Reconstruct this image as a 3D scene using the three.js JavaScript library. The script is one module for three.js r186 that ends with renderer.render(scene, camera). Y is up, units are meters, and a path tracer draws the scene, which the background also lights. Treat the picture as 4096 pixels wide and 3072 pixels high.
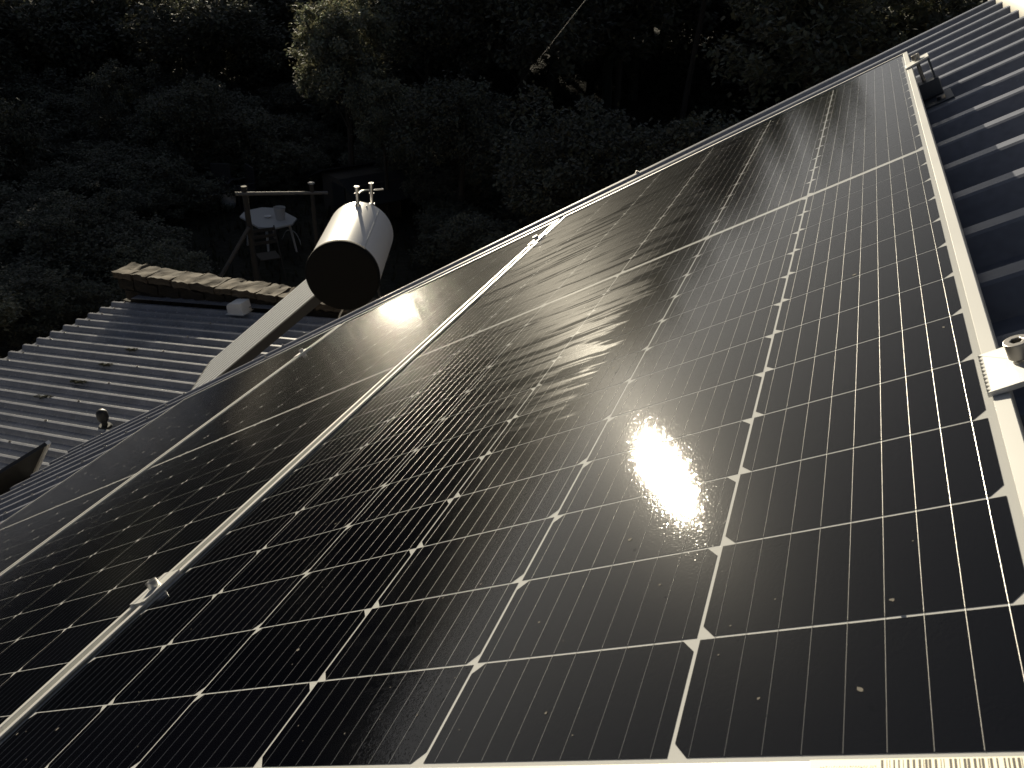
import * as THREE from 'three';
import { mergeGeometries } from 'three/addons/utils/BufferGeometryUtils.js';
import { RoundedBoxGeometry } from 'three/addons/geometries/RoundedBoxGeometry.js';

// ------------------------------------------------------------------ camera, sky, sun, exposure
const scene = new THREE.Scene();
const TH = THREE.MathUtils.degToRad(34);                 // pitch of the main roof
const ROOF_Y = 5.679;                                    // height of the roof frame's origin above the yard
// roof frame: x up the slope, y along the ridge (away), z out of the glass
const EX = new THREE.Vector3(Math.cos(TH), Math.sin(TH), 0), EY = new THREE.Vector3(0, 0, -1), EZ = new THREE.Vector3(-Math.sin(TH), Math.cos(TH), 0);
const RQ = new THREE.Quaternion().setFromRotationMatrix(new THREE.Matrix4().makeBasis(EX, EY, EZ));
const RP = (x, y, z) => new THREE.Vector3(0, ROOF_Y, 0).addScaledVector(EX, x).addScaledVector(EY, y).addScaledVector(EZ, z);
const RD = (x, y, z) => new THREE.Vector3().addScaledVector(EX, x).addScaledVector(EY, y).addScaledVector(EZ, z);
const W = (e, n, u) => new THREE.Vector3(e, u, -n);      // east, north, up

const camera = new THREE.PerspectiveCamera(53.242, 4 / 3, 0.02, 1200);
camera.focus = 1.0; camera.userData.fStop = 30;
camera.position.copy(RP(1.038072, -0.242195, 0.290714));
camera.quaternion.setFromRotationMatrix(new THREE.Matrix4().makeBasis(
  RD(0.794086, 0.375327, -0.478076), RD(0.282049, 0.469197, 0.836841), RD(0.538401, -0.799365, 0.266721)));

const SUN = W(-0.587469, 0.794841, 0.152011).normalize();
const sun = new THREE.DirectionalLight(new THREE.Color().setRGB(1.0, 0.89, 0.68), 5.0);
sun.position.copy(SUN).multiplyScalar(80).add(new THREE.Vector3(-3, 3, -4));
sun.target.position.set(-3, 3, -4); scene.add(sun.target);
sun.castShadow = true; sun.shadow.mapSize.set(4096, 4096); sun.shadow.radius = 1;
Object.assign(sun.shadow.camera, { left: -30, right: 30, top: 30, bottom: -30, near: 1, far: 220 });
scene.add(sun);

{ // clear evening air: dim blue overhead, paler towards the horizon, a broad warm glow round the low sun
  const w = 1024, h = 512, d = new Float32Array(w * h * 4);
  for (let j = 0; j < h; j++) for (let i = 0; i < w; i++) {
    const el = ((j + 0.5) / h - 0.5) * Math.PI, az = ((i + 0.5) / w - 0.5) * 2 * Math.PI;
    const x = Math.cos(el) * Math.cos(az), y = Math.sin(el), z = Math.cos(el) * Math.sin(az);
    const c = x * SUN.x + y * SUN.y + z * SUN.z, a = Math.acos(Math.min(1, Math.max(-1, c)));
    const up = Math.max(0, y), hz = Math.pow(1 - up, 5);
    const g1 = Math.exp(-a / 0.45) * Math.exp(-Math.max(0, el - 0.13) / 0.28), g2 = Math.exp(-a / 0.9);
    const k = (j * w + i) * 4;
    d[k] = 0.020 + 0.040 * hz + 0.42 * g1 + 0.070 * g2;
    d[k + 1] = 0.028 + 0.044 * hz + 0.38 * g1 + 0.068 * g2;
    d[k + 2] = 0.045 + 0.050 * hz + 0.30 * g1 + 0.066 * g2; d[k + 3] = 1;
  }
  const sky = new THREE.DataTexture(d, w, h, THREE.RGBAFormat, THREE.FloatType);
  sky.mapping = THREE.EquirectangularReflectionMapping; sky.magFilter = sky.minFilter = THREE.LinearFilter; sky.needsUpdate = true;
  scene.background = sky; scene.environment = sky;
}
const renderer = new THREE.WebGLRenderer({ antialias: true });
renderer.toneMapping = THREE.LinearToneMapping;
renderer.toneMappingExposure = 1.9;
renderer.shadowMap.enabled = true;

// ------------------------------------------------------------------ helpers
function rng(seed) { let s = seed >>> 0; return () => { s = (s + 0x6D2B79F5) | 0; let t = Math.imul(s ^ (s >>> 15), 1 | s); t = (t + Math.imul(t ^ (t >>> 7), 61 | t)) ^ t; return ((t ^ (t >>> 14)) >>> 0) / 4294967296; }; }
const hash = (x, y) => { let h = Math.imul(x | 0, 374761393) + Math.imul(y | 0, 668265263); h = Math.imul(h ^ (h >>> 13), 1274126177); return ((h ^ (h >>> 16)) >>> 0) / 4294967296; };
function vnoise(x, y) { const xi = Math.floor(x), yi = Math.floor(y), u = x - xi, v = y - yi, a = u * u * (3 - 2 * u), b = v * v * (3 - 2 * v);
  return (hash(xi, yi) * (1 - a) + hash(xi + 1, yi) * a) * (1 - b) + (hash(xi, yi + 1) * (1 - a) + hash(xi + 1, yi + 1) * a) * b; }
const fbm = (x, y, o = 4) => { let s = 0, a = 0.5, t = 0; for (let i = 0; i < o; i++) { s += a * vnoise(x, y); t += a; x = x * 2.03 + 17.1; y = y * 2.03 + 5.7; a *= 0.5; } return s / t; };
const sm = (a, b, x) => { const t = Math.min(1, Math.max(0, (x - a) / (b - a))); return t * t * (3 - 2 * t); };
const L = (r, g, b) => new THREE.Color().setRGB(r, g, b);
const std = o => new THREE.MeshStandardMaterial(o);
const taken = {};
const numbered = n => { const k = taken[n] = (taken[n] ?? -1) + 1; return k ? `${n}_${String(k).padStart(3, '0')}` : n; };
function shade(o) { o.traverse(m => { if (m.isMesh) { m.castShadow = true; m.receiveShadow = true; } }); return o; }
function thing(name, label, category, pos, quat, group) {
  const o = new THREE.Group(); o.name = numbered(name); if (pos) o.position.copy(pos); if (quat) o.quaternion.copy(quat);
  o.userData = { label, category }; if (group) o.userData.group = group; scene.add(o); return o;
}
function part(name, geo, mat, parent, pos, quat) {
  const m = new THREE.Mesh(geo, mat); m.name = name; if (pos) m.position.copy(pos); if (quat) m.quaternion.copy(quat);
  m.castShadow = m.receiveShadow = true; parent.add(m); return m;
}
function box(w, h, d, x = 0, y = 0, z = 0, r = 0) { const g = r ? new RoundedBoxGeometry(w, h, d, 2, r) : new THREE.BoxGeometry(w, h, d); g.translate(x, y, z); return g; }
function tube(pts, r, seg = 24, rs = 8) { return new THREE.TubeGeometry(new THREE.CatmullRomCurve3(pts), seg, r, rs, false); }
function rod(a, b, r0, r1 = r0, rs = 10) { const d = b.clone().sub(a), g = new THREE.CylinderGeometry(r1, r0, d.length(), rs); g.translate(0, d.length() / 2, 0);
  g.applyQuaternion(new THREE.Quaternion().setFromUnitVectors(new THREE.Vector3(0, 1, 0), d.normalize())); g.translate(a.x, a.y, a.z); return g; }
function tex(w, h, fn, srgb, rx = 1, ry = 1) { const d = new Uint8Array(w * h * 4); for (let j = 0; j < h; j++) for (let i = 0; i < w; i++) { const c = fn(i / w, j / h, i, j), k = (j * w + i) * 4; d[k] = c[0] * 255; d[k + 1] = c[1] * 255; d[k + 2] = c[2] * 255; d[k + 3] = 255; }
  const t = new THREE.DataTexture(d, w, h); t.wrapS = t.wrapT = THREE.RepeatWrapping; t.magFilter = THREE.LinearFilter; t.minFilter = THREE.LinearMipmapLinearFilter; t.generateMipmaps = true; if (srgb) t.colorSpace = THREE.SRGBColorSpace; t.repeat.set(rx, ry); t.needsUpdate = true; return t; }
const tileN = (u, v, f, o = 3, s = 0) => { // seamless fbm on [0,1)
  let r = 0, a = 0.5, t = 0; for (let k = 0; k < o; k++) { const x = u * f, y = v * f, xi = Math.floor(x), yi = Math.floor(y), p = x - xi, q = y - yi, P = p * p * (3 - 2 * p), Q = q * q * (3 - 2 * q), H = (i, j) => hash(((i % f) + f) % f + s * 91 + k * 531, ((j % f) + f) % f + s * 37);
    r += a * ((H(xi, yi) * (1 - P) + H(xi + 1, yi) * P) * (1 - Q) + (H(xi, yi + 1) * (1 - P) + H(xi + 1, yi + 1) * P) * Q); t += a; a *= 0.5; f *= 2; } return r / t; };

// ------------------------------------------------------------------ shared materials
const speckle = tex(256, 256, (u, v) => { const n = tileN(u, v, 8, 4, 3), m = 0.82 + 0.18 * n; return [m, m, m]; }, false);
const M = {
  alu: std({ color: L(0.60, 0.60, 0.585), metalness: 0.35, roughness: 0.42, roughnessMap: speckle }),
  steel: std({ color: L(0.55, 0.55, 0.55), metalness: 1, roughness: 0.28 }),
  boltDark: std({ color: L(0.30, 0.29, 0.28), metalness: 1, roughness: 0.4 }),
  backsheet: new THREE.MeshPhysicalMaterial({ color: L(0.47, 0.475, 0.47), roughness: 0.9, specularIntensity: 0 }),
  wire: std({ color: L(0.44, 0.435, 0.42), metalness: 1, roughness: 0.28 }),
  blackPlastic: std({ color: L(0.012, 0.012, 0.013), roughness: 0.55 }),
  whitePaint: std({ color: L(0.78, 0.77, 0.75), roughness: 0.38 }),
  whitePlastic: std({ color: L(0.62, 0.62, 0.60), roughness: 0.5 }),
  yardPlastic: std({ color: L(0.48, 0.475, 0.46), roughness: 0.7 }),
  wood: std({ color: L(0.06, 0.052, 0.042), roughness: 0.85 }),
  plaster: std({ color: L(0.30, 0.27, 0.23), roughness: 0.95 }),
  dark: std({ color: L(0.02, 0.02, 0.022), roughness: 0.7 }),
  shadedSteel: std({ color: L(0.07, 0.08, 0.095), roughness: 0.5, metalness: 0.4 }),  // clamp bracket metal, with the shade beside the panel put into its colour
  rubber: std({ color: L(0.03, 0.03, 0.03), roughness: 0.8 }),
};
{ M.cell = [0, 1, 2].map(k => new THREE.MeshPhysicalMaterial({ color: L(0.0010 + 0.0004 * k, 0.0012 + 0.0004 * k, 0.0024 + 0.0006 * k), roughness: 0.3, specularIntensity: 0.003 })); }
// roofing sheet: galvanised, with faint spangle and weathering
{ const c = tex(512, 512, (u, v) => { const n = tileN(u, v, 6, 5, 7), s = tileN(u, v, 90, 2, 9), k = 0.80 + 0.22 * n - 0.10 * s; return [k * 0.61, k * 0.62, k * 0.655]; }, true, 1, 1);
  const r = tex(256, 256, (u, v) => { const n = 0.75 + 0.25 * tileN(u, v, 12, 4, 2); return [n, n, n]; }, false, 2, 2);
  M.sheet = std({ map: c, color: L(0.72, 0.74, 0.79), roughness: 0.29, roughnessMap: r, side: THREE.DoubleSide });      // slate-blue coated sheet of the main roof
  M.sheetLow = std({ map: c, color: L(0.86, 0.85, 0.83), roughness: 0.3, roughnessMap: r, side: THREE.DoubleSide });     // older bare sheet of the lower roof
}

// ------------------------------------------------------------------ terrain
const height = (e, n) => { const r = Math.hypot(e + 2, n); const up = Math.max(0, r - 26); return Math.min(9, 0.075 * up) * (0.8 + 0.4 * vnoise(e * 0.03 + 9, n * 0.03)) + 0.25 * (fbm(e * 0.15, n * 0.15, 3) - 0.5) * sm(6, 16, r); };
{
  const g = new THREE.PlaneGeometry(900, 900, 220, 220); const p = g.attributes.position, uv = g.attributes.uv;
  for (let i = 0; i < p.count; i++) { // denser towards the house
    let x = p.getX(i) / 450, y = p.getY(i) / 450; x = Math.sign(x) * Math.pow(Math.abs(x), 1.9) * 450; y = Math.sign(y) * Math.pow(Math.abs(y), 1.9) * 450;
    p.setXYZ(i, x, height(x, y), -y); uv.setXY(i, x / 6, y / 6); }
  g.computeVertexNormals();
  const c = tex(512, 512, (u, v) => { const n = tileN(u, v, 5, 5, 1), m = tileN(u, v, 60, 2, 4); const k = 0.55 + 0.7 * n * (0.6 + 0.7 * m); return [0.17 * k, 0.165 * k, 0.12 * k]; }, true);
  const b = tex(512, 512, (u, v) => { const n = tileN(u, v, 40, 4, 6); return [n, n, n]; });
  const m = new THREE.Mesh(g, std({ map: c, roughness: 1, bumpMap: b, bumpScale: 0.04 })); m.name = 'ground'; m.userData = { kind: 'structure' }; m.receiveShadow = m.castShadow = true; scene.add(m);
}

// ------------------------------------------------------------------ ribbed sheets
// profile along y, extruded along x; local frame like the roof's
function ribSheet(x0, x1, ribs, pitch, h, top, base, t = 0.0012) {
  const prof = []; // [y, z]
  for (let k = 0; k < ribs; k++) { const c = k * pitch; const s = (base - top) / 2;
    prof.push([c - pitch / 2, 0], [c - base / 2, 0], [c - top / 2 - 0.15 * s, h * 0.93], [c - top / 2 + 0.003, h], [c + top / 2 - 0.003, h], [c + top / 2 + 0.15 * s, h * 0.93], [c + base / 2, 0]);
    if (k === ribs - 1) prof.push([c + pitch / 2 + 0.02, 0]); }
  const pos = [], uv = [], idx = [];
  const nx = Math.max(2, Math.ceil((x1 - x0) / 0.6));
  for (let side = 0; side < 2; side++) for (let q = 0; q < prof.length - 1; q++) for (let i = 0; i < nx; i++) {
    const a = prof[q], b = prof[q + 1], xa = x0 + (x1 - x0) * i / nx, xb = x0 + (x1 - x0) * (i + 1) / nx, o = pos.length / 3, dz = side ? -t : 0;
    pos.push(xa, a[0], a[1] + dz, xb, a[0], a[1] + dz, xb, b[0], b[1] + dz, xa, b[0], b[1] + dz);
    uv.push(xa, a[0] + a[1], xb, a[0] + a[1], xb, b[0] + b[1], xa, b[0] + b[1]);
    side ? idx.push(o, o + 2, o + 1, o, o + 3, o + 2) : idx.push(o, o + 1, o + 2, o, o + 2, o + 3);
  }
  for (const x of [x0, x1]) for (let q = 0; q < prof.length - 1; q++) { const a = prof[q], b = prof[q + 1], o = pos.length / 3; pos.push(x, a[0], a[1], x, b[0], b[1], x, b[0], b[1] - t, x, a[0], a[1] - t); uv.push(0, 0, 0, 0, 0, 0, 0, 0); idx.push(o, o + 1, o + 2, o, o + 2, o + 3); }
  const g = new THREE.BufferGeometry(); g.setAttribute('position', new THREE.Float32BufferAttribute(pos, 3)); g.setAttribute('uv', new THREE.Float32BufferAttribute(uv, 2)); g.setIndex(idx); g.computeVertexNormals(); return g;
}
const screwGeo = (() => { const a = new THREE.CylinderGeometry(0.0055, 0.0055, 0.006, 6); a.translate(0, 0.006, 0); const b = new THREE.CylinderGeometry(0.009, 0.0095, 0.003, 12); b.translate(0, 0.0015, 0); const g = mergeGeometries([a, b]); g.rotateX(Math.PI / 2); return g; })();

// ------------------------------------------------------------------ the house with the main roof
const RZ = -0.124, RIB = 0.039, PITCH = 0.1665, Y_LAST = 3.015;     // pan level, rib height, spacing, last rib
const house = thing('house', 'house whose ribbed metal roof carries the row of large solar panels', 'house', new THREE.Vector3(0, 0, 0));
{
  const eave = -5.1, ridge = 1.36;
  for (let s = 0; s < 5; s++) { // five sheets of six ribs side by side, from the far verge towards the camera
    const y = Y_LAST - (s * 6 + 5) * PITCH;
    part('roof_sheet', ribSheet(eave, ridge, 6, PITCH, RIB, 0.034, 0.074), M.sheet, house, RP(0, y, RZ + (s % 2) * 0.0016), RQ);
  }
  const back = new THREE.Quaternion().setFromRotationMatrix(new THREE.Matrix4().makeBasis(new THREE.Vector3(-Math.cos(TH), Math.sin(TH), 0), new THREE.Vector3(0, 0, 1), new THREE.Vector3(Math.sin(TH), Math.cos(TH), 0)));
  const top = RP(ridge, 0, RZ);
  part('roof_sheet', ribSheet(-5, -0.01, 29, PITCH, RIB, 0.034, 0.074), M.sheet, house, top.clone().add(new THREE.Vector3(0.012, 0, -Y_LAST)), back);
  // ridge cap: half-round capping that runs out past the verge
  const cap = new THREE.CylinderGeometry(0.075, 0.075, 4.6, 24, 3, true, -Math.PI * 0.62, Math.PI * 1.24); 
  const capMat = std({ color: L(0.28, 0.27, 0.24), roughness: 0.6, side: THREE.DoubleSide });
  const cm = part('ridge_cap', cap, capMat, house, RP(ridge + 0.012, Y_LAST + 0.19 - 2.3, -0.12)); cm.quaternion.setFromRotationMatrix(new THREE.Matrix4().makeBasis(EX, EY, EZ)); 
  // screws through the ribs in two purlin lines left of the panels and one on the right
  for (const x of [-2.45, -3.5, -4.6]) for (let k = 0; k < 16; k++) part('roofing_screw', screwGeo, M.boltDark, house, RP(x + 0.004 * ((k * 7) % 3), Y_LAST - k * PITCH, RZ + RIB + 0.0005), RQ);
  for (let k = 0; k < 12; k++) if (k % 2 === 0) part('roofing_screw', screwGeo, M.boltDark, house, RP(-0.05 - 0.35 * (k % 4), Y_LAST - k * PITCH, RZ + RIB + 0.0005), RQ);
  // walls below
  const wy = -(Y_LAST - 0.12), ny = 1.3;
  const sh = new THREE.Shape(); const eE = RP(eave + 0.25, 0, RZ), rE = RP(ridge, 0, RZ);
  sh.moveTo(eE.x, -0.3); sh.lineTo(eE.x, eE.y - 0.05); sh.lineTo(rE.x, rE.y - 0.05); sh.lineTo(5.0, rE.y - 0.05 - (5.0 - rE.x) * Math.tan(TH)); sh.lineTo(5.0, -0.3); sh.closePath();
  const wg = new THREE.ExtrudeGeometry(sh, { depth: 0.25, bevelEnabled: false });
  part('wall', wg, M.plaster, house, new THREE.Vector3(0, 0, wy));
  part('wall', wg, M.plaster, house, new THREE.Vector3(0, 0, ny - 0.25));
  part('wall', box(0.25, eE.y + 0.25, ny - wy - 0.52, eE.x + 0.13, (eE.y - 0.36) / 2 - 0.03, (wy + ny) / 2), M.plaster, house);
}

// ------------------------------------------------------------------ solar panels
const CP = 0.1685, RPH = 0.0851, CG = 0.0118;                        // cell pitch across, along, centre gap
const LIP = 0.0102, MX = 0.0045;                                     // frame lip, strip between cells and frame
function film(seed, bx, strength, ylo) { // dried run-off film on the glass: smooth where clean, rougher in the streaks that run down the slope (x)
  return tex(1024, 2048, (u, v) => {
    const x = u * 1.04, y = v * 2.09;
    const warp = 0.012 * (fbm(x * 6 + seed, y * 6, 3) - 0.5);
    const st = fbm(x * 3.2 + seed * 3.1, (y + warp) * 46, 4), fine = fbm(x * 14 + seed, (y + warp) * 210, 3);
    const finger = bx + 0.16 * (fbm(3.3 + seed, (y + warp) * 26, 4) - 0.5) + 0.08 * (fbm(seed, (y + warp) * 120, 2) - 0.5);
    const edge = 1 - sm(finger - 0.006, finger + 0.006, x + 0.02 * (fine - 0.5));
    const frag = sm(0.40, 0.52, fbm(x * 9 + seed, (y + warp) * 60, 4) + 0.55 * (y - ylo));
    const tracks = sm(0.42, 0.51, st * 0.6 + fine * 0.4 + 0.075);
    let f = edge * frag * tracks;
    const base = 0.085 + 0.03 * fbm(x * 4 + 7 + seed, y * 4, 4) + 0.02 * fine;   // thin dust everywhere
    const r = base + (strength - base) * f * (0.75 + 0.25 * fine);
    return [r, r, r];
  }, false);
}
const grain = (() => { // pressed solar glass: fine pebble relief
  const S = 1024, hgt = new Float32Array(S * S); const r = rng(5);
  for (let i = 0; i < S * S; i++) hgt[i] = r();
  const b = new Float32Array(S * S);
  for (let j = 0; j < S; j++) for (let i = 0; i < S; i++) { let s = 0; for (let q = -1; q <= 1; q++) for (let p = -1; p <= 1; p++) s += hgt[((j + q + S) % S) * S + (i + p + S) % S] * (p && q ? 0.5 : p || q ? 0.8 : 1.4); b[j * S + i] = s / 6.6; }
  return tex(S, S, (u, v, i, j) => { const k = 0.085; const dx = (b[j * S + (i + 1) % S] - b[j * S + (i - 1 + S) % S]) * k, dy = (b[((j + 1) % S) * S + i] - b[((j - 1 + S) % S) * S + i]) * k; return [0.5 - dx * 2, 0.5 - dy * 2, 1]; }, false);
})();
function glassMat(rm, sx, sy) { const n = grain.clone(); n.repeat.set(sx / 0.4, sy / 0.4); n.needsUpdate = true;
  return new THREE.MeshPhysicalMaterial({ color: L(1, 1, 1), transmission: 1, thickness: 0, ior: 1.5, roughness: 0.29, roughnessMap: rm, normalMap: n, normalScale: new THREE.Vector2(0.32, 0.32), side: THREE.DoubleSide }); }
function cellGeo(cp, flip) { const w = cp - 0.0026, h = RPH - 0.002, c = 0.0088, s = new THREE.Shape();
  if (!flip) { s.moveTo(c * 0.9, 0); s.lineTo(w - c * 0.9, 0); s.lineTo(w, c); s.lineTo(w, h); s.lineTo(0, h); s.lineTo(0, c); }
  else { s.moveTo(0, 0); s.lineTo(w, 0); s.lineTo(w, h - c); s.lineTo(w - c * 0.9, h); s.lineTo(c * 0.9, h); s.lineTo(0, h - c); }
  s.closePath(); const g = new THREE.ExtrudeGeometry(s, { depth: 0.0002, bevelEnabled: false }); return g; }
function wireGeo(cp) { // nine round wires, one cell
  const w = cp - 0.0026, pos = [], idx = [];
  const quad = (a, b, c, d) => { const o = pos.length / 3; pos.push(...a, ...b, ...c, ...d); idx.push(o, o + 1, o + 2, o, o + 2, o + 3); };
  for (let k = 0; k < 9; k++) { const x = w * (k + 0.5) / 9, r = 0.00018, y0 = 0.0002, y1 = RPH - 0.0004, z = 0.00021;
    for (let q = 0; q < 4; q++) { const a = Math.PI * q / 4, b = Math.PI * (q + 1) / 4; quad([x + r * Math.cos(a), y0, z + r * Math.sin(a)], [x + r * Math.cos(a), y1, z + r * Math.sin(a)], [x + r * Math.cos(b), y1, z + r * Math.sin(b)], [x + r * Math.cos(b), y0, z + r * Math.sin(b)]); }
  }
  const g = new THREE.BufferGeometry(); g.setAttribute('position', new THREE.Float32BufferAttribute(pos, 3)); g.setIndex(idx); g.computeVertexNormals(); return g; }
function railGeo(len, side) { // frame rail along +x, inner side towards +y: lip on top, wall outside, mitred ends
  const s = new THREE.Shape(); // cross-section (y, z)
  s.moveTo(0.0007, 0.0015); s.lineTo(LIP - 0.0004, 0.0015); s.lineTo(LIP, 0.0011); s.lineTo(LIP, 0.0002); s.lineTo(0.0016, 0.0002); s.lineTo(0.0016, -0.0325); s.lineTo(0.02, -0.0325); s.lineTo(0.02, -0.034); s.lineTo(0, -0.034); s.lineTo(0, 0.0008); s.closePath();
  const g = new THREE.ExtrudeGeometry(s, { depth: len, bevelEnabled: false, steps: 1 });
  g.applyMatrix4(new THREE.Matrix4().makeBasis(new THREE.Vector3(0, 1, 0), new THREE.Vector3(0, 0, 1), new THREE.Vector3(1, 0, 0)));
  const p = g.attributes.position; for (let i = 0; i < p.count; i++) { const x = p.getX(i), y = p.getY(i); p.setX(i, x < len / 2 ? x + y : x - y); } // mitre
  g.computeVertexNormals(); return g;
}
function solarPanel(x0, cp, label, rm) { // x0: left outer edge in the roof frame
  const w = 6 * cp + 2 * (LIP + MX), l = 24 * RPH + CG + 2 * (LIP + MX);
  const t = thing('solar_module', label, 'solar panel', RP(x0, -LIP - MX, 0), RQ, 'large solar panels on the ribbed roof');
  const o = LIP + MX;
  const bs = new THREE.PlaneGeometry(w - 0.004, l - 0.004); bs.translate(w / 2, l / 2, -0.0043); part('backsheet', bs, M.backsheet, t);
  const under = box(w - 0.006, l - 0.006, 0.001, w / 2, l / 2, -0.0062); part('back_plate', under, M.backsheet, t);
  const gA = cellGeo(cp, false), gB = cellGeo(cp, true), wg = wireGeo(cp), r = rng(Math.round(x0 * 1000) + 77);
  for (let c = 0; c < 6; c++) for (let k = 0; k < 24; k++) {
    const y = o + k * RPH + (k >= 12 ? CG : 0) + 0.001, x = o + c * cp + 0.0013;
    const cut = k ? 0 : 0.0035;                                   // the lowest row sits a little higher off the rail
    const cell = part('cell', c % 2 ? gA : gB, M.cell[Math.floor(r() * 3)], t, new THREE.Vector3(x, y + cut, -0.0042)); if (cut) cell.scale.y = 1 - cut / (RPH - 0.002);
    const ws = part('busbar_wires', wg, M.wire, cell); ws.position.z = 0.0001;
  }
  const gl = new THREE.PlaneGeometry(w - 0.006, l - 0.006); gl.translate(w / 2, l / 2, 0); part('glass', gl, glassMat(rm, w, l), t);
  const mk = (len, q, x, y) => { const m = part('frame_rail', railGeo(len), M.alu, t, new THREE.Vector3(x, y, 0)); m.rotation.z = q; return m; };
  mk(w, 0, 0, 0.0015); mk(l, Math.PI / 2, w, 0); mk(w, Math.PI, w, l); mk(l, -Math.PI / 2, 0, l);
  return { t, w, l };
}
const EDGE1 = -LIP - MX;                                              // left outer edge of the nearest panel
const W1 = 6 * CP + 2 * (LIP + MX), GAP = 1.0588 - W1;
const rm1 = film(2, 0.61, 0.36, 0.46), rm2 = film(11, 2.0, 0.26, 0.2);
const p1 = solarPanel(EDGE1, CP, 'nearest solar panel, with the blinding sun glare on its glass', rm1);
const p2 = solarPanel(EDGE1 - 1.0588, CP, 'middle solar panel of the row, between the two mid clamp lines', rm2);
const CP3 = 0.1815, W3 = 6 * CP3 + 2 * (LIP + MX);
const X3 = EDGE1 - 1.0588 - GAP - W3;
const p3 = solarPanel(X3, CP3, 'solar panel farthest down the roof, beside the bare ribs', rm2.clone());
// barcode label on the near rail of the nearest panel
{ const cv = document.createElement('canvas'); cv.width = 1024; cv.height = 48; const g = cv.getContext('2d');
  g.fillStyle = '#f4f0d8'; g.fillRect(0, 0, 1024, 48); g.fillStyle = '#2a211e';
  const r = rng(31); let x = 350; while (x < 1000) { const w = 4 + Math.floor(r() * 3) * 4; if (r() > 0.12) g.fillRect(x, 3, w, 42); x += w + 4 + Math.floor(r() * 3) * 5; }
  g.save(); g.translate(330, 12); g.rotate(Math.PI); g.fillStyle = '#6a5a50'; g.font = '22px monospace'; g.textAlign = 'left'; g.fillText('LRP904085210901317244', 0, -6); g.restore();
  const t = new THREE.CanvasTexture(cv); t.colorSpace = THREE.SRGBColorSpace;
  const pg = new THREE.PlaneGeometry(0.086, 0.0088); part('barcode_label', pg, std({ map: t, roughness: 0.6 }), p1.t, new THREE.Vector3(0.958 - EDGE1, 0.0073, 0.0019)); }
// dried spots and specks on the glass
function specks(t, n, seed, w, l, near) { const r = rng(seed), gs = []; for (let i = 0; i < n; i++) { const y = near ? 0.03 + Math.pow(r(), 1.7) * (l - 0.06) : 0.05 + r() * (l - 0.1), x = 0.03 + r() * (w - 0.06), R = 0.0005 + Math.pow(r(), 5) * 0.0016, k = 9, s = new THREE.Shape(); const e = 0.6 + r() * 0.8;
    for (let q = 0; q < k; q++) { const a = q / k * Math.PI * 2, d = R * (0.6 + 0.6 * r()); q ? s.lineTo(Math.cos(a) * d * e, Math.sin(a) * d) : s.moveTo(Math.cos(a) * d * e, Math.sin(a) * d); } s.closePath(); const g = new THREE.ShapeGeometry(s); g.rotateZ(r() * 6); g.translate(x, y, 0.0003 + i * 1e-6); gs.push(g); }
  const m = part('dirt_specks', mergeGeometries(gs), std({ color: L(0.11, 0.10, 0.085), roughness: 0.9 }), t); m.userData.kind = 'stuff'; }
specks(p1.t, 150, 4, p1.w, p1.l, true); specks(p2.t, 120, 8, p2.w, p2.l, false); specks(p3.t, 80, 9, p3.w, p3.l, false);

// clamps
function boltHead(r, h, inner) { const o = new THREE.Shape(); o.absarc(0, 0, r, 0, Math.PI * 2); const hx = new THREE.Path(); for (let k = 0; k < 6; k++) { const a = k * Math.PI / 3; k ? hx.lineTo(inner * Math.cos(a), inner * Math.sin(a)) : hx.moveTo(inner, 0); } hx.closePath(); o.holes.push(hx);
  const g = new THREE.ExtrudeGeometry(o, { depth: h, bevelEnabled: true, bevelSize: 0.0006, bevelThickness: 0.0006, bevelSegments: 2, curveSegments: 24 }); const f = new THREE.CylinderGeometry(inner * 1.05, inner * 1.05, 0.002, 12); f.rotateX(Math.PI / 2); f.translate(0, 0, 0.002); return mergeGeometries([g.toNonIndexed(), f.toNonIndexed()].map(q => { q.deleteAttribute('uv'); return q; })); }
const boltG = boltHead(0.0075, 0.0105, 0.0045);
function midClamp(xg, y, label) { const t = thing('mid_clamp', label, 'clamp', RP(xg, y, 0.002), RQ, 'clamps between the solar panels');
  const s = new THREE.Shape(); s.moveTo(-0.019, 0.0); s.lineTo(-0.019, 0.0025); s.lineTo(-0.010, 0.0025); s.lineTo(-0.0088, 0.0015); s.lineTo(0.0088, 0.0015); s.lineTo(0.010, 0.0025); s.lineTo(0.019, 0.0025); s.lineTo(0.019, 0.0); s.lineTo(0.0085, 0); s.lineTo(0.0085, -0.025); s.lineTo(-0.0085, -0.025); s.lineTo(-0.0085, 0); s.closePath();
  const g = new THREE.ExtrudeGeometry(s, { depth: 0.066, bevelEnabled: false }); g.rotateX(Math.PI / 2); g.translate(0, 0.033, 0); part('clamp_plate', g, M.alu, t);
  part('bolt', boltG, M.steel, t, new THREE.Vector3(0, 0, 0.002));
  part('threaded_rod', rod(new THREE.Vector3(0, 0, -0.09), new THREE.Vector3(0, 0, 0.001), 0.004), M.boltDark, t); return t; }
const g12 = EDGE1 - GAP / 2, g23 = X3 + W3 + GAP / 2;
midClamp(g12, 0.298, 'mid clamp with socket bolt at the near end of the widest seam');
midClamp(g12, 1.838, 'mid clamp with dark bolt at the far end of the widest seam');
midClamp(g23, 1.80, 'small mid clamp on the second seam, just right of the grey collector');
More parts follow.
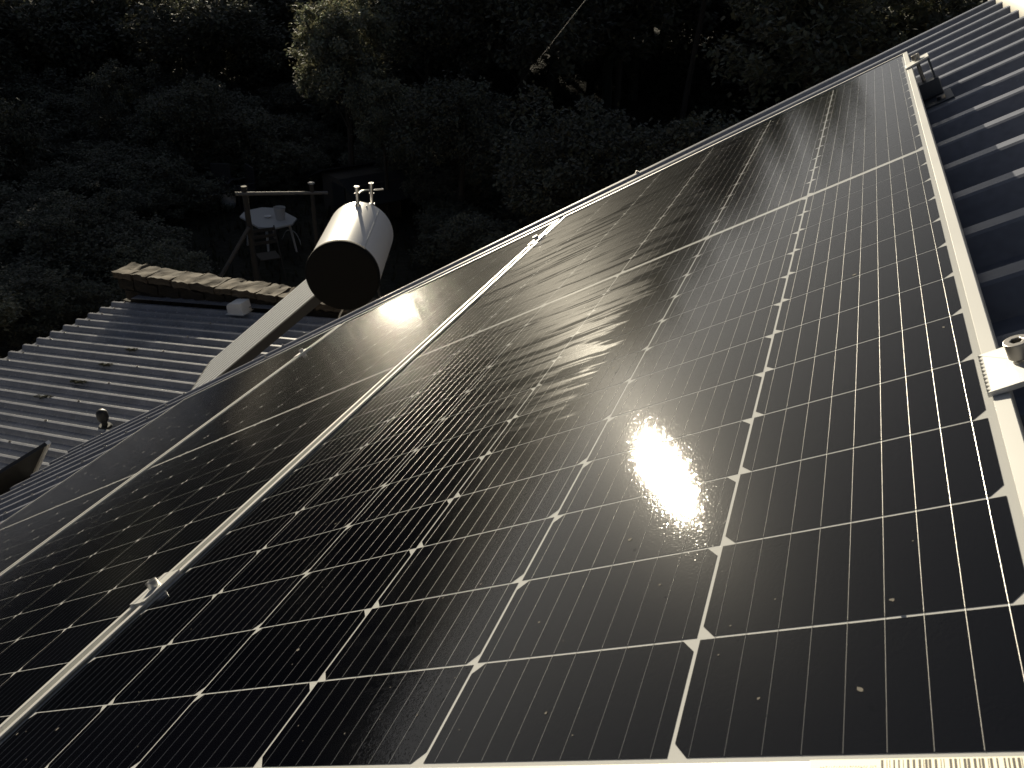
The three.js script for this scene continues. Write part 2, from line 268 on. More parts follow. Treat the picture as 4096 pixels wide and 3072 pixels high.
function endClamp(x, y, label) { const t = thing('end_clamp', label, 'clamp', RP(x, y, 0.0018), RQ, 'clamps on the right edge of the nearest panel');
  // serrated tongue pressed on the lip, plate, back leg
  const s = new THREE.Shape(), n = 10, hw = 0.0275; s.moveTo(0.036, -hw); s.lineTo(0.036, hw); s.lineTo(-0.0118, hw);
  for (let k = 0; k < n; k++) { const y0 = hw - (k + 0.5) * 2 * hw / n, y1 = hw - (k + 1) * 2 * hw / n; s.lineTo(-0.0095, y0); s.lineTo(-0.0118, y1); } s.closePath();
  const g = new THREE.ExtrudeGeometry(s, { depth: 0.003, bevelEnabled: true, bevelSize: 0.0004, bevelThickness: 0.0004, bevelSegments: 1, steps: 1 });
  const ng = g; const p = ng.attributes.position; for (let i = 0; i < p.count; i++) { const px = p.getX(i); p.setZ(i, p.getZ(i) + 0.0045 * sm(-0.008, 0.003, px)); } ng.computeVertexNormals();
  part('clamp_plate', ng, M.alu, t);
  part('clamp_leg', box(0.004, 0.055, 0.045, 0.034, 0, -0.018), M.shadedSteel, t);
  part('bolt', boltG, M.boltDark, t, new THREE.Vector3(0.0125, 0.004, 0.0078));
  part('threaded_rod', rod(new THREE.Vector3(0.0125, 0.004, -0.05), new THREE.Vector3(0.0125, 0.004, 0.006), 0.004), M.boltDark, t);
  part('rail_block', box(0.05, 0.042, 0.036, 0.016, -0.004, -0.0625, 0.002), M.shadedSteel, t);
  part('foot_plate', box(0.07, 0.11, 0.005, 0.02, -0.05, -0.0838, 0.001), M.shadedSteel, t);
  const fb = part('foot_bolt', new THREE.CylinderGeometry(0.0095, 0.0095, 0.008, 6), M.boltDark, t, new THREE.Vector3(0.032, -0.08, -0.0775)); fb.rotation.x = Math.PI / 2;
  return t; }
const xr = EDGE1 + W1;
endClamp(xr, 0.297, 'serrated end clamp with socket bolt at the right picture edge');
endClamp(xr, 1.80, 'end clamp with bracket near the far top corner of the nearest panel');

// ------------------------------------------------------------------ outbuilding with the lower ribbed roof
const T2 = Math.atan2(0.157, 0.987);
const P0 = W(-7.403, 6.337, 1.917), S2 = new THREE.Vector3(Math.cos(T2), Math.sin(T2), 0), N2 = new THREE.Vector3(-Math.sin(T2), Math.cos(T2), 0);
const Q2 = new THREE.Quaternion().setFromRotationMatrix(new THREE.Matrix4().makeBasis(S2, EY, N2));
const R2 = (x, n, z) => P0.clone().addScaledVector(S2, x).addScaledVector(EY, n - 6.337).addScaledVector(N2, z); // x up that slope from the eave, n north
const PIT2 = 0.1875, H2 = 0.044;
const shed = thing('outbuilding', 'low outbuilding with ribbed metal roof behind and below the solar panels', 'building', new THREE.Vector3(0, 0, 0));
{
  for (let s = 0; s < 4; s++) { const n = 6.337 - (s * 6 + 5) * PIT2; part('roof_sheet', ribSheet(0, n > 2.4 ? 5.2 : 2.75, 6, PIT2, H2, 0.034, 0.086), M.sheetLow, shed, R2(0, n, -H2 + (s % 2) * 0.0016), Q2); }
  for (let k = 0; k < 22; k++) for (const x of [0.22]) part('roofing_screw', screwGeo, M.boltDark, shed, R2(x + 0.01 * ((k * 5) % 3), 6.337 - k * PIT2, 0.0005), Q2).scale.setScalar(1.5);
  for (let k = 0; k < 22; k += 2) part('roofing_screw', screwGeo, M.boltDark, shed, R2(2.0, 6.337 - k * PIT2, 0.0005), Q2).scale.setScalar(1.5);
  const y0 = P0.y;
  part('wall', box(0.2, y0 - 0.16 + 0.3, 4.1, -7.2, (y0 - 0.16 - 0.3) / 2, -(6.45 - 2.05)), M.plaster, shed);
  part('flashing', box(2.6, 0.13, 0.004, 1.62, 0, 0), M.sheetLow, shed, R2(0, 6.437, 0.05), Q2);
  // rubble wall along the far edge of that roof, with rough coping stones
  const stoneC = tex(256, 256, (u, v) => { const n = tileN(u, v, 7, 5, 12), m = tileN(u, v, 40, 2, 13); const k = 0.45 + 0.5 * n + 0.22 * m; return [0.55 * k, 0.49 * k, 0.41 * k]; }, true);
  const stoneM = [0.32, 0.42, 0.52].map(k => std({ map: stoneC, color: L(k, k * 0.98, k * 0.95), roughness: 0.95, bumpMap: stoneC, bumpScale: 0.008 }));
  const stoneShade = std({ map: stoneC, color: L(0.12, 0.115, 0.10), roughness: 1, bumpMap: stoneC, bumpScale: 0.01 });  // darker copy of the coping stone: the wall face's shade is in the colour
  const r = rng(61);
  const stone = (w, h, d, seed) => { const g = new THREE.BoxGeometry(w, h, d, 6, 3, 4), p = g.attributes.position; for (let i = 0; i < p.count; i++) { const x = p.getX(i), y = p.getY(i), z = p.getZ(i); const q = fbm(x * 14 + seed, y * 14 + z * 9 + seed, 3) - 0.5, q2 = fbm(x * 10 + seed * 2, z * 12 + y * 8, 3) - 0.5, q3 = fbm(z * 13 + seed, y * 13 + x * 7, 3) - 0.5; p.setXYZ(i, x * (0.985 + 0.03 * q3), y + 0.055 * q2, z + 0.07 * q); } g.computeVertexNormals(); return g; };
  const top = e => 2.30 + (e + 7.35) * 0.083, base = e => P0.y - 0.25 + (e + 7.4) * 0.159;
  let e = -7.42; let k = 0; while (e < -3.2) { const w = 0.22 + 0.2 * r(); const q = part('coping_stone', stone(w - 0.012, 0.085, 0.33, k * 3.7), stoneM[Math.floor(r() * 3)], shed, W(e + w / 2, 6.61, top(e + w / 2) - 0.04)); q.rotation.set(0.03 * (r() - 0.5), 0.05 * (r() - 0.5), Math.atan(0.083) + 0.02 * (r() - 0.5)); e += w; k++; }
  for (let c = 0; c < 3; c++) { e = -7.38 + 0.1 * (c % 2); while (e < -3.2) { const w = 0.24 + 0.22 * r(), u = top(e) - 0.085 - c * 0.155 - 0.075; if (u > base(e) + 0.02) part('wall_stone', stone(w - 0.016, 0.145, 0.28, k * 2.3), stoneShade, shed, W(e + w / 2, 6.61 + 0.015 * (r() - 0.5), u)); e += w; k++; } }
  part('wall', box(4.2, 2.15, 0.24, -5.25, 0.75, -6.62), M.plaster, shed);
}
// small things on that roof
{ // white vent hood by the wall
  const t = thing('vent_hood', 'small white vent hood on the lower roof against the stone wall', 'vent', R2(2.13, 6.33, 0.0), Q2);
  const s = new THREE.Shape(); s.moveTo(-0.11, 0); s.lineTo(-0.11, 0.07); s.quadraticCurveTo(-0.10, 0.125, -0.04, 0.13); s.lineTo(0.11, 0.135); s.lineTo(0.11, 0); s.closePath();
  const g = new THREE.ExtrudeGeometry(s, { depth: 0.15, bevelEnabled: true, bevelSize: 0.008, bevelThickness: 0.008, bevelSegments: 3 }); g.rotateX(Math.PI / 2); g.translate(0, 0.08, 0); part('hood', g, M.whitePaint, t);
  part('base_flange', box(0.27, 0.2, 0.006, 0, 0, 0.003), M.whitePlastic, t);
}
const mossSpots = [[1.56, 5.16, 'most distant'], [1.57, 4.79, 'second most distant'], [1.60, 4.40, 'third most distant'], [1.50, 4.06, 'nearest']];
{ // black cap behind the verge
  const t = thing('roof_vent', 'black rounded vent cap standing on the lower roof behind the verge', 'vent', R2(2.70, 3.78, -0.01));
  const pr = [[0.026, 0], [0.026, 0.05], [0.03, 0.06], [0.042, 0.075], [0.05, 0.10], [0.05, 0.135], [0.042, 0.165], [0.024, 0.182], [0, 0.186]].map(a => new THREE.Vector2(...a)); part('cap', new THREE.LatheGeometry(pr, 24), M.blackPlastic, t);
  part('collar', new THREE.CylinderGeometry(0.05, 0.06, 0.02, 24), M.blackPlastic, t, new THREE.Vector3(0, 0.01, 0)); }
{ // little solar panel leaning on that roof, seen from behind
  const t = thing('small_solar_panel', 'small dark framed solar panel leaning at the left picture edge', 'solar panel', W(-4.67, 2.72, 2.372));
  const q = new THREE.Quaternion().setFromRotationMatrix(new THREE.Matrix4().makeBasis(new THREE.Vector3(0, 0, -1), new THREE.Vector3(0.597, 0.802, 0), new THREE.Vector3(0.802, -0.597, 0))); t.quaternion.copy(q);
  const w = 0.56, h = 0.53; part('back_sheet', box(w - 0.02, h - 0.02, 0.004, 0, h / 2, 0), M.dark, t);
  part('glass', box(w - 0.02, h - 0.02, 0.003, 0, h / 2, -0.006), std({ color: L(0.01, 0.012, 0.02), roughness: 0.1 }), t);
  for (const s of [-1, 1]) part('frame_rail', box(0.034, h, 0.03, s * (w / 2 - 0.017), h / 2, 0.002), M.whitePaint, t);  // side rails coloured white to stand in for sunlight on them
  part('frame_rail', box(w - 0.07, 0.022, 0.025, 0, h - 0.011, 0), M.dark, t); part('frame_rail', box(w - 0.07, 0.022, 0.025, 0, 0.011, 0), M.dark, t);
  part('prop_leg', box(0.02, 0.40, 0.02, w / 2 - 0.05, 0.2, 0.03), M.alu, t).rotation.x = 0.55;
  part('prop_leg', box(0.02, 0.40, 0.02, -w / 2 + 0.05, 0.2, 0.03), M.alu, t).rotation.x = 0.55; }

// ------------------------------------------------------------------ solar water heater
{
  const A = W(-0.389, 0.921, 0), H = W(-0.921, -0.389, 0), U = new THREE.Vector3(0, 1, 0);
  const NEAR = W(-2.56, 4.53, 3.99), LEN = 0.95, RAD = 0.287;
  const t = thing('water_heater_tank', 'white solar water tank with black end cap and pipe stubs on top', 'water tank', NEAR, new THREE.Quaternion().setFromRotationMatrix(new THREE.Matrix4().makeBasis(H.clone().negate(), U, A.clone().negate())));
  // local: -z runs along the axis away from the camera
  const shell = new THREE.LatheGeometry([[0, -0.02], [RAD - 0.03, -0.02], [RAD - 0.004, -0.008], [RAD, 0.0], [RAD, LEN], [RAD - 0.006, LEN + 0.012], [RAD - 0.04, LEN + 0.02], [0, LEN + 0.02]].map(a => new THREE.Vector2(...a)), 72); shell.rotateX(-Math.PI / 2); part('shell', shell, M.whitePaint, t);
  const ring = new THREE.LatheGeometry([[RAD - 0.01, 0.008], [RAD + 0.004, 0.008], [RAD + 0.005, 0.03], [RAD - 0.001, 0.034]].map(a => new THREE.Vector2(...a)), 72); ring.rotateX(-Math.PI / 2); part('rim', ring, std({ color: L(0.22, 0.20, 0.18), roughness: 0.6, side: THREE.DoubleSide }), t);
  const cap = new THREE.LatheGeometry([[0, -0.045], [RAD * 0.6, -0.043], [RAD - 0.02, -0.038], [RAD + 0.002, -0.03], [RAD + 0.006, -0.02], [RAD + 0.007, 0.0], [RAD + 0.006, 0.014], [RAD - 0.004, 0.015]].map(a => new THREE.Vector2(...a)), 72); cap.rotateX(-Math.PI / 2); part('end_cap', cap, new THREE.MeshPhysicalMaterial({ color: L(0.006, 0.006, 0.006), roughness: 0.8, specularIntensity: 0.25, side: THREE.DoubleSide }), t);
  // lengthwise seam on the camera's right
  const sa = THREE.MathUtils.degToRad(38); const seam = box(0.012, 0.0025, LEN - 0.04, 0, 0, -LEN / 2); seam.translate(0, RAD + 0.0012, 0); seam.rotateZ(-sa * 0 + 0); seam.applyMatrix4(new THREE.Matrix4().makeRotationZ(-sa)); part('seam', seam, M.whitePlastic, t);
  const pipe = (x, y0, y1, z, r) => { const gs = [rod(new THREE.Vector3(x, y0, z), new THREE.Vector3(x, y1, z), r), rod(new THREE.Vector3(x, y1 - 0.035, z), new THREE.Vector3(x, y1, z), r * 1.35, r * 1.35, 6), rod(new THREE.Vector3(x, y0 + 0.0, z), new THREE.Vector3(x, y0 + 0.022, z), r * 1.7, r * 1.5, 8), rod(new THREE.Vector3(x, y0 + 0.09, z), new THREE.Vector3(x, y0 + 0.115, z), r * 1.3, r * 1.3, 6)]; return mergeGeometries(gs); };
  part('pipe_stub', pipe(0.0, RAD - 0.004, RAD + 0.17, -LEN + 0.10, 0.017), M.steel, t);
  part('pipe_stub', pipe(0.10, RAD - 0.05, RAD + 0.155, -LEN - 0.06, 0.017), M.steel, t);
  part('connecting_pipe', tube([new THREE.Vector3(0.0, RAD + 0.10, -LEN + 0.10), new THREE.Vector3(0.05, RAD + 0.10, -LEN - 0.02), new THREE.Vector3(0.10, RAD + 0.09, -LEN - 0.06), new THREE.Vector3(0.2, RAD + 0.09, -LEN - 0.1)], 0.007), M.steel, t);
  part('bracket', box(0.05, RAD + 0.02, 0.03, 0.10, RAD / 2 - 0.04, -LEN - 0.045), M.boltDark, t);
  part('sensor_stud', new THREE.SphereGeometry(0.008, 12, 8), M.steel, t, new THREE.Vector3(0.075, RAD * 0.962, -LEN + 0.09));
  // collector: parallel tubes over a dark back plate
  const tl = THREE.MathUtils.degToRad(42), S = H.clone().multiplyScalar(Math.cos(tl)).addScaledVector(U, -Math.sin(tl)), Nn = A.clone().cross(S); if (Nn.y < 0) Nn.negate();
  const c = thing('solar_collector', 'tilted grey solar collector of long parallel fins below the water tank', 'collector', W(-2.806, 4.451, 3.797), new THREE.Quaternion().setFromRotationMatrix(new THREE.Matrix4().makeBasis(A, S.clone().negate(), A.clone().cross(S.clone().negate()))));
  const CW = 0.85, CL = 1.84, n = 10; // local x along the axis, -y down the slope, z normal (towards the sky)
  const grey = std({ color: L(0.46, 0.475, 0.50), roughness: 0.5 });
  const sgn = A.clone().cross(S.clone().negate()).y > 0 ? 1 : -1;
  for (let k = 0; k < n; k++) { part('collector_fin', box(CW / n - 0.024, CL, 0.003, (k + 0.5) * CW / n, -CL / 2 + 0.14, -sgn * 0.0072, 0.001), grey, c); }
  part('back_plate', box(CW, CL, 0.03, CW / 2, -CL / 2 + 0.14, -sgn * 0.024), M.dark, c);
  for (const x of [-0.009, CW + 0.009]) part('side_rail', box(0.014, CL, 0.075, x, -CL / 2 + 0.14, -sgn * 0.048), M.dark, c);
  part('foot_rail', box(CW + 0.05, 0.05, 0.075, CW / 2, -CL + 0.112, -sgn * 0.048), M.dark, c);
  // stand under tank and collector
  const st = thing('heater_stand', 'dark metal stand that holds the water tank over the lower roof', 'stand', W(-2.75, 4.9, 2.66));
  const loc = v => v.clone().sub(st.position), roofAt = (e, nn) => W(e, nn, P0.y + (e + 7.403) * 0.159 + 0.005);
  for (const d of [0.15, 0.80]) { const b = NEAR.clone().addScaledVector(A, d); const f = b.clone().addScaledVector(U, -RAD - 0.01);
    const e1 = b.clone().addScaledVector(H, -0.3), l1 = roofAt(e1.x, -e1.z), e2 = b.clone().addScaledVector(H, 0.05), l2 = roofAt(e2.x, -e2.z);
    part('leg', rod(loc(l1), loc(f.clone().addScaledVector(H, -0.12)), 0.016), M.dark, st); part('leg', rod(loc(l2), loc(f), 0.016), M.dark, st);
    const cradle = new THREE.TorusGeometry(RAD + 0.012, 0.012, 6, 24, Math.PI * 0.7); cradle.rotateZ(Math.PI * 1.15); cradle.applyQuaternion(t.quaternion); part('cradle', cradle, M.dark, st, loc(b)); }
  for (const d of [0.02, 0.82]) { const q = c.position.clone().addScaledVector(A, d).addScaledVector(S, 1.55).addScaledVector(Nn, -0.07), g = roofAt(q.x, -q.z); if (q.y > g.y + 0.02) part('leg', rod(loc(g), loc(q), 0.014), M.dark, st); }
  // flexible hoses under the tank
  const hp = NEAR.clone().addScaledVector(U, -RAD).addScaledVector(A, 0.2);
  const h1 = thing('water_hose', 'thin water hose hanging below the black tank cap', 'hose', hp, null, 'hoses below the tank');
  part('hose', tube([[0, 0, 0], [-0.06, -0.2, 0.1], [0.02, -0.42, 0.05], [-0.05, -0.62, 0.16], [-0.25, -0.78, 0.1]].map(a => new THREE.Vector3(...a)), 0.008, 40), M.whitePlastic, h1);
  const h2 = thing('water_hose', 'thin pale hose lying on the lower roof beside the collector', 'hose', roofAt(-3.35, 4.05).add(new THREE.Vector3(0, 0.012, 0)), null, 'hoses below the tank');
  part('hose', tube([[0, 0, 0], [-0.06, 0.0, -0.06], [-0.14, -0.015, -0.03], [-0.2, -0.025, -0.1]].map(a => new THREE.Vector3(...a)), 0.007, 30), M.whitePlastic, h2);
}

// ------------------------------------------------------------------ yard: table, bucket, chairs, post frame, shed
{
  const t = thing('garden_table', 'white plastic garden table with chamfered corners in the yard', 'table', W(-9.87, 12.62, height(-9.87, 12.62))); t.rotation.y = -0.42;
  const s = new THREE.Shape(), a = 0.64, b = 0.44, c = 0.24; [[-a + c, -b], [a - c, -b], [a, -b + c], [a, b - c], [a - c, b], [-a + c, b], [-a, b - c], [-a, -b + c]].forEach((p, i) => i ? s.lineTo(...p) : s.moveTo(...p)); s.closePath();
  const g = new THREE.ExtrudeGeometry(s, { depth: 0.02, bevelEnabled: true, bevelSize: 0.012, bevelThickness: 0.012, bevelSegments: 3 }); g.rotateX(-Math.PI / 2); g.translate(0, 0.69, 0); part('table_top', g, M.yardPlastic, t);
  for (const [x, z] of [[-1, -1], [1, -1], [1, 1], [-1, 1]]) part('leg', rod(new THREE.Vector3(x * 0.47, 0, z * 0.33), new THREE.Vector3(x * 0.38, 0.685, z * 0.26), 0.022, 0.03), M.yardPlastic, t);
  const k = thing('bucket', 'pale tapered bucket standing on the white garden table', 'bucket', t.position.clone().add(new THREE.Vector3(0.30, 0.7225, -0.02)));
  part('pail', new THREE.LatheGeometry([[0, 0.002], [0.088, 0.0], [0.092, 0.004], [0.12, 0.24], [0.128, 0.245], [0.128, 0.258], [0.117, 0.256], [0.088, 0.012], [0, 0.012]].map(q => new THREE.Vector2(...q)), 36), M.yardPlastic, k);
  const hd = new THREE.TorusGeometry(0.127, 0.004, 6, 24, Math.PI); part('handle', hd, M.boltDark, k, new THREE.Vector3(0, 0.25, 0)).rotation.x = 1.2;
  const d = thing('small_dish', 'small pale dish lying on the garden table beside the bucket', 'dish', t.position.clone().add(new THREE.Vector3(0.0, 0.7225, 0.02))); part('bowl', new THREE.LatheGeometry([[0, 0.003], [0.04, 0], [0.07, 0.03], [0.075, 0.032], [0.066, 0.03], [0.038, 0.006], [0, 0.006]].map(q => new THREE.Vector2(...q)), 28), M.whitePaint, d);
}
{ // folding chair in front of the table
  const e = -8.95, n = 11.35, t = thing('folding_chair', 'dark folding chair with a lit top edge in front of the garden table', 'chair', W(e, n, height(e, n))); t.rotation.y = 0.9;
  const V = (x, y, z) => new THREE.Vector3(x, y, z);
  for (const x of [-0.24, 0.24]) { part('leg', rod(V(x, 0, 0.26), V(x, 0.98, -0.26), 0.014), M.wood, t); part('leg', rod(V(x * 0.86, 0, -0.24), V(x * 0.86, 0.52, 0.22), 0.014), M.wood, t); }
  part('seat', box(0.40, 0.02, 0.40, 0, 0.47, 0.02, 0.006), M.wood, t);
  for (let k = 0; k < 3; k++) part('back_slat', box(0.46, 0.07, 0.015, 0, 0.70 + k * 0.11, -0.115 - k * 0.058, 0.004), M.wood, t);
}
{ // post frame
  const t = thing('post_frame', 'weathered wooden post frame with a crossbeam in front of the table', 'frame', W(-8.33, 10.22, 0));
  const V = (e, n, u) => W(e + 8.33, n - 10.22, u);
  part('post', rod(V(-8.33, 10.22, -0.1), V(-8.36, 10.24, 2.26), 0.055, 0.05), M.wood, t); part('post', rod(V(-7.46, 10.94, -0.1), V(-7.46, 10.94, 2.26), 0.045, 0.04), M.wood, t);
  part('crossbeam', rod(V(-8.46, 10.12, 2.14), V(-7.24, 11.1, 2.09), 0.034, 0.03), std({ color: L(0.16, 0.15, 0.135), roughness: 0.8 }), t);
  part('brace', rod(V(-8.30, 10.16, 1.55), V(-9.05, 9.4, 0.0), 0.036), std({ color: L(0.11, 0.10, 0.09), roughness: 0.8 }), t);
  part('pale_cap', box(0.09, 0.03, 0.07, 0, 0, 0), M.yardPlastic, t, V(-7.46, 10.94, 2.275));
}
{ // chairs by the trees
  for (const [e, n, ry, lab] of [[-12.55, 14.25, 0.4, 'dark garden armchair beyond the table, left of the pale bag'], [-12.05, 14.45, -0.5, 'dark garden armchair beyond the table, right of the pale bag']]) {
    const t = thing('garden_armchair', lab, 'chair', W(e, n, height(e, n)), null, 'dark armchairs under the trees'); t.rotation.y = ry;
    part('seat', box(0.48, 0.06, 0.46, 0, 0.42, 0, 0.02), M.dark, t); const b = part('backrest', box(0.48, 0.56, 0.05, 0, 0.72, -0.24, 0.02), M.dark, t); b.rotation.x = -0.0;
    for (const x of [-0.26, 0.26]) { part('armrest', box(0.06, 0.03, 0.46, x, 0.63, 0, 0.01), M.dark, t); for (const z of [-0.2, 0.2]) part('leg', rod(new THREE.Vector3(x, 0, z * 1.1), new THREE.Vector3(x, 0.62, z), 0.022), M.dark, t); } }
  const g = new THREE.SphereGeometry(1, 28, 18), p = g.attributes.position; for (let i = 0; i < p.count; i++) { const x = p.getX(i), y = p.getY(i), z = p.getZ(i), k = 0.85 + 0.35 * fbm(x * 2.5 + 4, y * 2.5 + z * 2, 3); p.setXYZ(i, x * 0.18 * k, (y < -0.7 ? -0.7 : y) * 0.22 * k + (y > 0.7 ? 0.1 * (y - 0.7) : 0), z * 0.15 * k); } g.computeVertexNormals();
  const m = new THREE.Mesh(g, M.yardPlastic); m.name = 'cloth_bag'; m.userData = { label: 'pale cloth bag standing between the two dark armchairs', category: 'bag' }; m.position.copy(W(-12.3, 14.2, height(-12.3, 14.2) + 0.19)); m.castShadow = m.receiveShadow = true; scene.add(m);
  const h = thing('garden_hose', 'thin pale garden hose arching beside the table legs', 'hose', W(-9.7, 13.15, height(-9.7, 13.15))); part('hose', tube([[-0.3, 0.02, 0], [-0.15, 0.24, -0.02], [0.08, 0.26, 0.02], [0.22, 0.12, 0.06], [0.28, 0.015, 0.1]].map(q => new THREE.Vector3(...q)), 0.009, 40), M.yardPlastic, h);
}
{ // low shed behind the tank
  const e = -9.4, n = 15.6, t = thing('garden_shed', 'low dark garden shed with a pitched roof behind the water tank', 'shed', W(e, n, height(e, n) - 0.05)); t.rotation.y = -0.5;
  part('wall', box(1.5, 1.0, 1.3, 0, 0.5, 0), M.wood, t);
  for (const s of [-1, 1]) { const r = part('roof', box(1.0, 0.03, 1.6, s * 0.45, 1.19, 0), M.dark, t); r.rotation.z = -s * 0.42; }
  part('door', box(0.6, 0.85, 0.03, 0.1, 0.45, 0.665), M.dark, t);
}
{ // overhead cable
  const a = W(-1.2, 8.5, 6.75), b = W(-4.825, 13.39, 3.557), c = W(-7.914, 16.892, 0.9); const g = tube([a, W(-2.492, 10.247, 5.61), b, c], 0.0045, 60, 6); const m = new THREE.Mesh(g, std({ color: L(0.03, 0.03, 0.03), roughness: 0.8 })); m.name = 'overhead_cable'; m.userData = { label: 'thin overhead cable slanting down in front of the dark trees', category: 'cable' }; m.castShadow = m.receiveShadow = true; scene.add(m);
}

// ------------------------------------------------------------------ trees
function crownGeo(seed, clumps, per, leaf, shape) { // many small folded leaves in uneven clumps
  const r = rng(seed), pos = new Float32Array(clumps * per * 12), col = new Float32Array(clumps * per * 12), idx = new Uint32Array(clumps * per * 6), cs = [];
  const G = () => (r() + r() + r() - 1.5) * 1.15; let q = 0;
  const lobes = Array.from({ length: 7 }, (_, i) => { const a = i / 7 * Math.PI * 2 + r(), e = r() * 1.5 - 0.35; return [Math.cos(a) * Math.cos(e) * 0.6, Math.sin(e) * 0.62, Math.sin(a) * Math.cos(e) * 0.6, 0.32 + 0.26 * r()]; });
  for (let c = 0; c < clumps; c++) {
    const lb = lobes[Math.floor(r() * lobes.length)]; let x = G(), y = G(), z = G(); const d = Math.hypot(x, y, z) || 1, k = (0.55 + 0.55 * r()) / d; x = lb[0] + x * k * lb[3]; y = lb[1] + y * k * lb[3]; z = lb[2] + z * k * lb[3];
    x *= shape[0]; y *= shape[1]; z *= shape[2]; cs.push([x, y, z]); const sp = 0.10 * (0.6 + 0.9 * r()) * shape[0], tone = 0.7 + 0.6 * r();
    for (let l = 0; l < per; l++) {
      const px = x + G() * sp, py = y + G() * sp * 0.8, pz = z + G() * sp, a = r() * 6.283, t = (r() - 0.5) * 2.2, s = leaf * (0.6 + 0.8 * r());
      const ux = Math.cos(a) * Math.cos(t), uy = Math.sin(t), uz = Math.sin(a) * Math.cos(t); let vx = -Math.sin(a), vy = (r() - 0.5) * 0.9, vz = Math.cos(a); const vl = Math.hypot(vx, vy, vz); vx /= vl; vy /= vl; vz /= vl;
      const wd = s * 0.34, o = q * 4; pos.set([px, py, pz, px + ux * s * 0.5 + vx * wd, py + uy * s * 0.5 + vy * wd, pz + uz * s * 0.5 + vz * wd, px + ux * s, py + uy * s, pz + uz * s, px + ux * s * 0.5 - vx * wd, py + uy * s * 0.5 - vy * wd + wd * 0.25, pz + uz * s * 0.5 - vz * wd], q * 12);
      const k2 = tone * (0.75 + 0.5 * r()), wr = 0.9 + 0.25 * r(); for (let b = 0; b < 4; b++) col.set([k2 * wr, k2, k2 * 0.9], q * 12 + b * 3);
      idx.set([o, o + 1, o + 2, o, o + 2, o + 3], q * 6); q++;
    } }
  const g = new THREE.BufferGeometry(); g.setAttribute('position', new THREE.BufferAttribute(pos, 3)); g.setAttribute('color', new THREE.BufferAttribute(col, 3)); g.setIndex(new THREE.BufferAttribute(idx, 1)); g.computeVertexNormals(); g.userData = { cs }; return g; }
const leaf = (r, g, b, t) => new THREE.MeshPhysicalMaterial({ color: L(r, g, b), roughness: 0.85, transmission: t, thickness: 0, vertexColors: true, side: THREE.DoubleSide }); // thin leaves, some light comes through
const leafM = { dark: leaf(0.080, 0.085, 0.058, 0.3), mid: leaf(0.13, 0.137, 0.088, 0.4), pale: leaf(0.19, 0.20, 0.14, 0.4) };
const bark = std({ color: L(0.045, 0.038, 0.03), roughness: 0.95 });
const crowns = [crownGeo(1, 270, 70, 0.05, [1, 1.05, 1]), crownGeo(2, 290, 66, 0.052, [1.1, 0.85, 1]), crownGeo(3, 260, 72, 0.048, [0.85, 1.35, 0.85]), crownGeo(4, 300, 64, 0.054, [1.15, 0.95, 1.1])];
const fine = crownGeo(9, 380, 66, 0.055, [0.9, 1.35, 0.9]), mossG = crownGeo(14, 60, 30, 0.16, [1, 1, 1]);
function trunkGeo(cg, h, seed) { // tapered trunk with limbs out to the clumps; unit crown at height 0
  const r = rng(seed), gs = [tube([new THREE.Vector3(0, -h, 0), new THREE.Vector3(0.05 * (r() - 0.5), -h * 0.55, 0.05), new THREE.Vector3(0.1 * (r() - 0.5), -0.35, 0.1 * (r() - 0.5)), new THREE.Vector3(0.05, 0.35, 0)], 0.05, 10, 7)];
  const p = gs[0].attributes.position; for (let i = 0; i < p.count; i++) { const k = 1.25 - 0.7 * (p.getY(i) + h) / (h + 0.35); p.setX(i, p.getX(i) * k); p.setZ(i, p.getZ(i) * k); }
  for (let k = 0; k < 12; k++) { const c = cg.userData.cs[Math.floor(r() * cg.userData.cs.length)], b = -0.55 * h * r() * 0.5 - 0.1 + 0.3 * r(); gs.push(rod(new THREE.Vector3(0, b, 0), new THREE.Vector3(c[0] * 0.9, c[1] * 0.9, c[2] * 0.9), 0.024, 0.006, 5)); }
  return mergeGeometries(gs.map(g => { const n = g.toNonIndexed(); n.deleteAttribute('uv'); return n; })); }
const trunks = crowns.map((c, i) => trunkGeo(c, 1.7, 20 + i)), trunkF = trunkGeo(fine, 1.6, 40);
function tree(name, label, az, D, topEl, rad, kind, v, group) { // az and elevation of the top as seen from the roof edge
  const a = THREE.MathUtils.degToRad(az), e = 0.7 + D * Math.sin(a), n = -0.24 + D * Math.cos(a), g = height(e, n), top = 6.5 + D * Math.tan(THREE.MathUtils.degToRad(topEl));
  const cg = v === 'fine' ? fine : crowns[v], tg = v === 'fine' ? trunkF : trunks[v], sy = v === 'fine' || v === 2 ? 1.45 : v === 1 ? 0.95 : 1.15;
  const t = thing(name, label, 'tree', W(e, n, g), null, group); const H = Math.max(2.2, top - g); const s = rad, cy = H - sy * s;
  t.rotation.y = (az * 13.7 + D * 5) % 6.28;
  const c = part('crown', cg, leafM[kind], t, new THREE.Vector3(0, cy, 0)); c.scale.setScalar(s); c.userData.kind = 'stuff';
  const th = v === 'fine' ? 1.6 : 1.7; const tr = part('trunk', tg, bark, t, new THREE.Vector3(0, cy, 0)); tr.scale.set(s, cy > 0.3 ? Math.max(s * 0.5, (cy + 0.25) / th) : s * 0.5, s); return t; }
const TG = 'individual trees behind the yard';
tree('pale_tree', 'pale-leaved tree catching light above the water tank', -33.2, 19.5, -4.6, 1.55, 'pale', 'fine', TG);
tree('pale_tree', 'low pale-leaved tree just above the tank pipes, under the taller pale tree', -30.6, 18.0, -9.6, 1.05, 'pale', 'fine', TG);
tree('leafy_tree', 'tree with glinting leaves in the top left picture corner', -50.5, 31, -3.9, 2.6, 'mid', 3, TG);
tree('leafy_tree', 'broad dark tree left of the garden table, over the armchairs', -43.5, 21.5, -9.4, 1.5, 'dark', 0, TG);
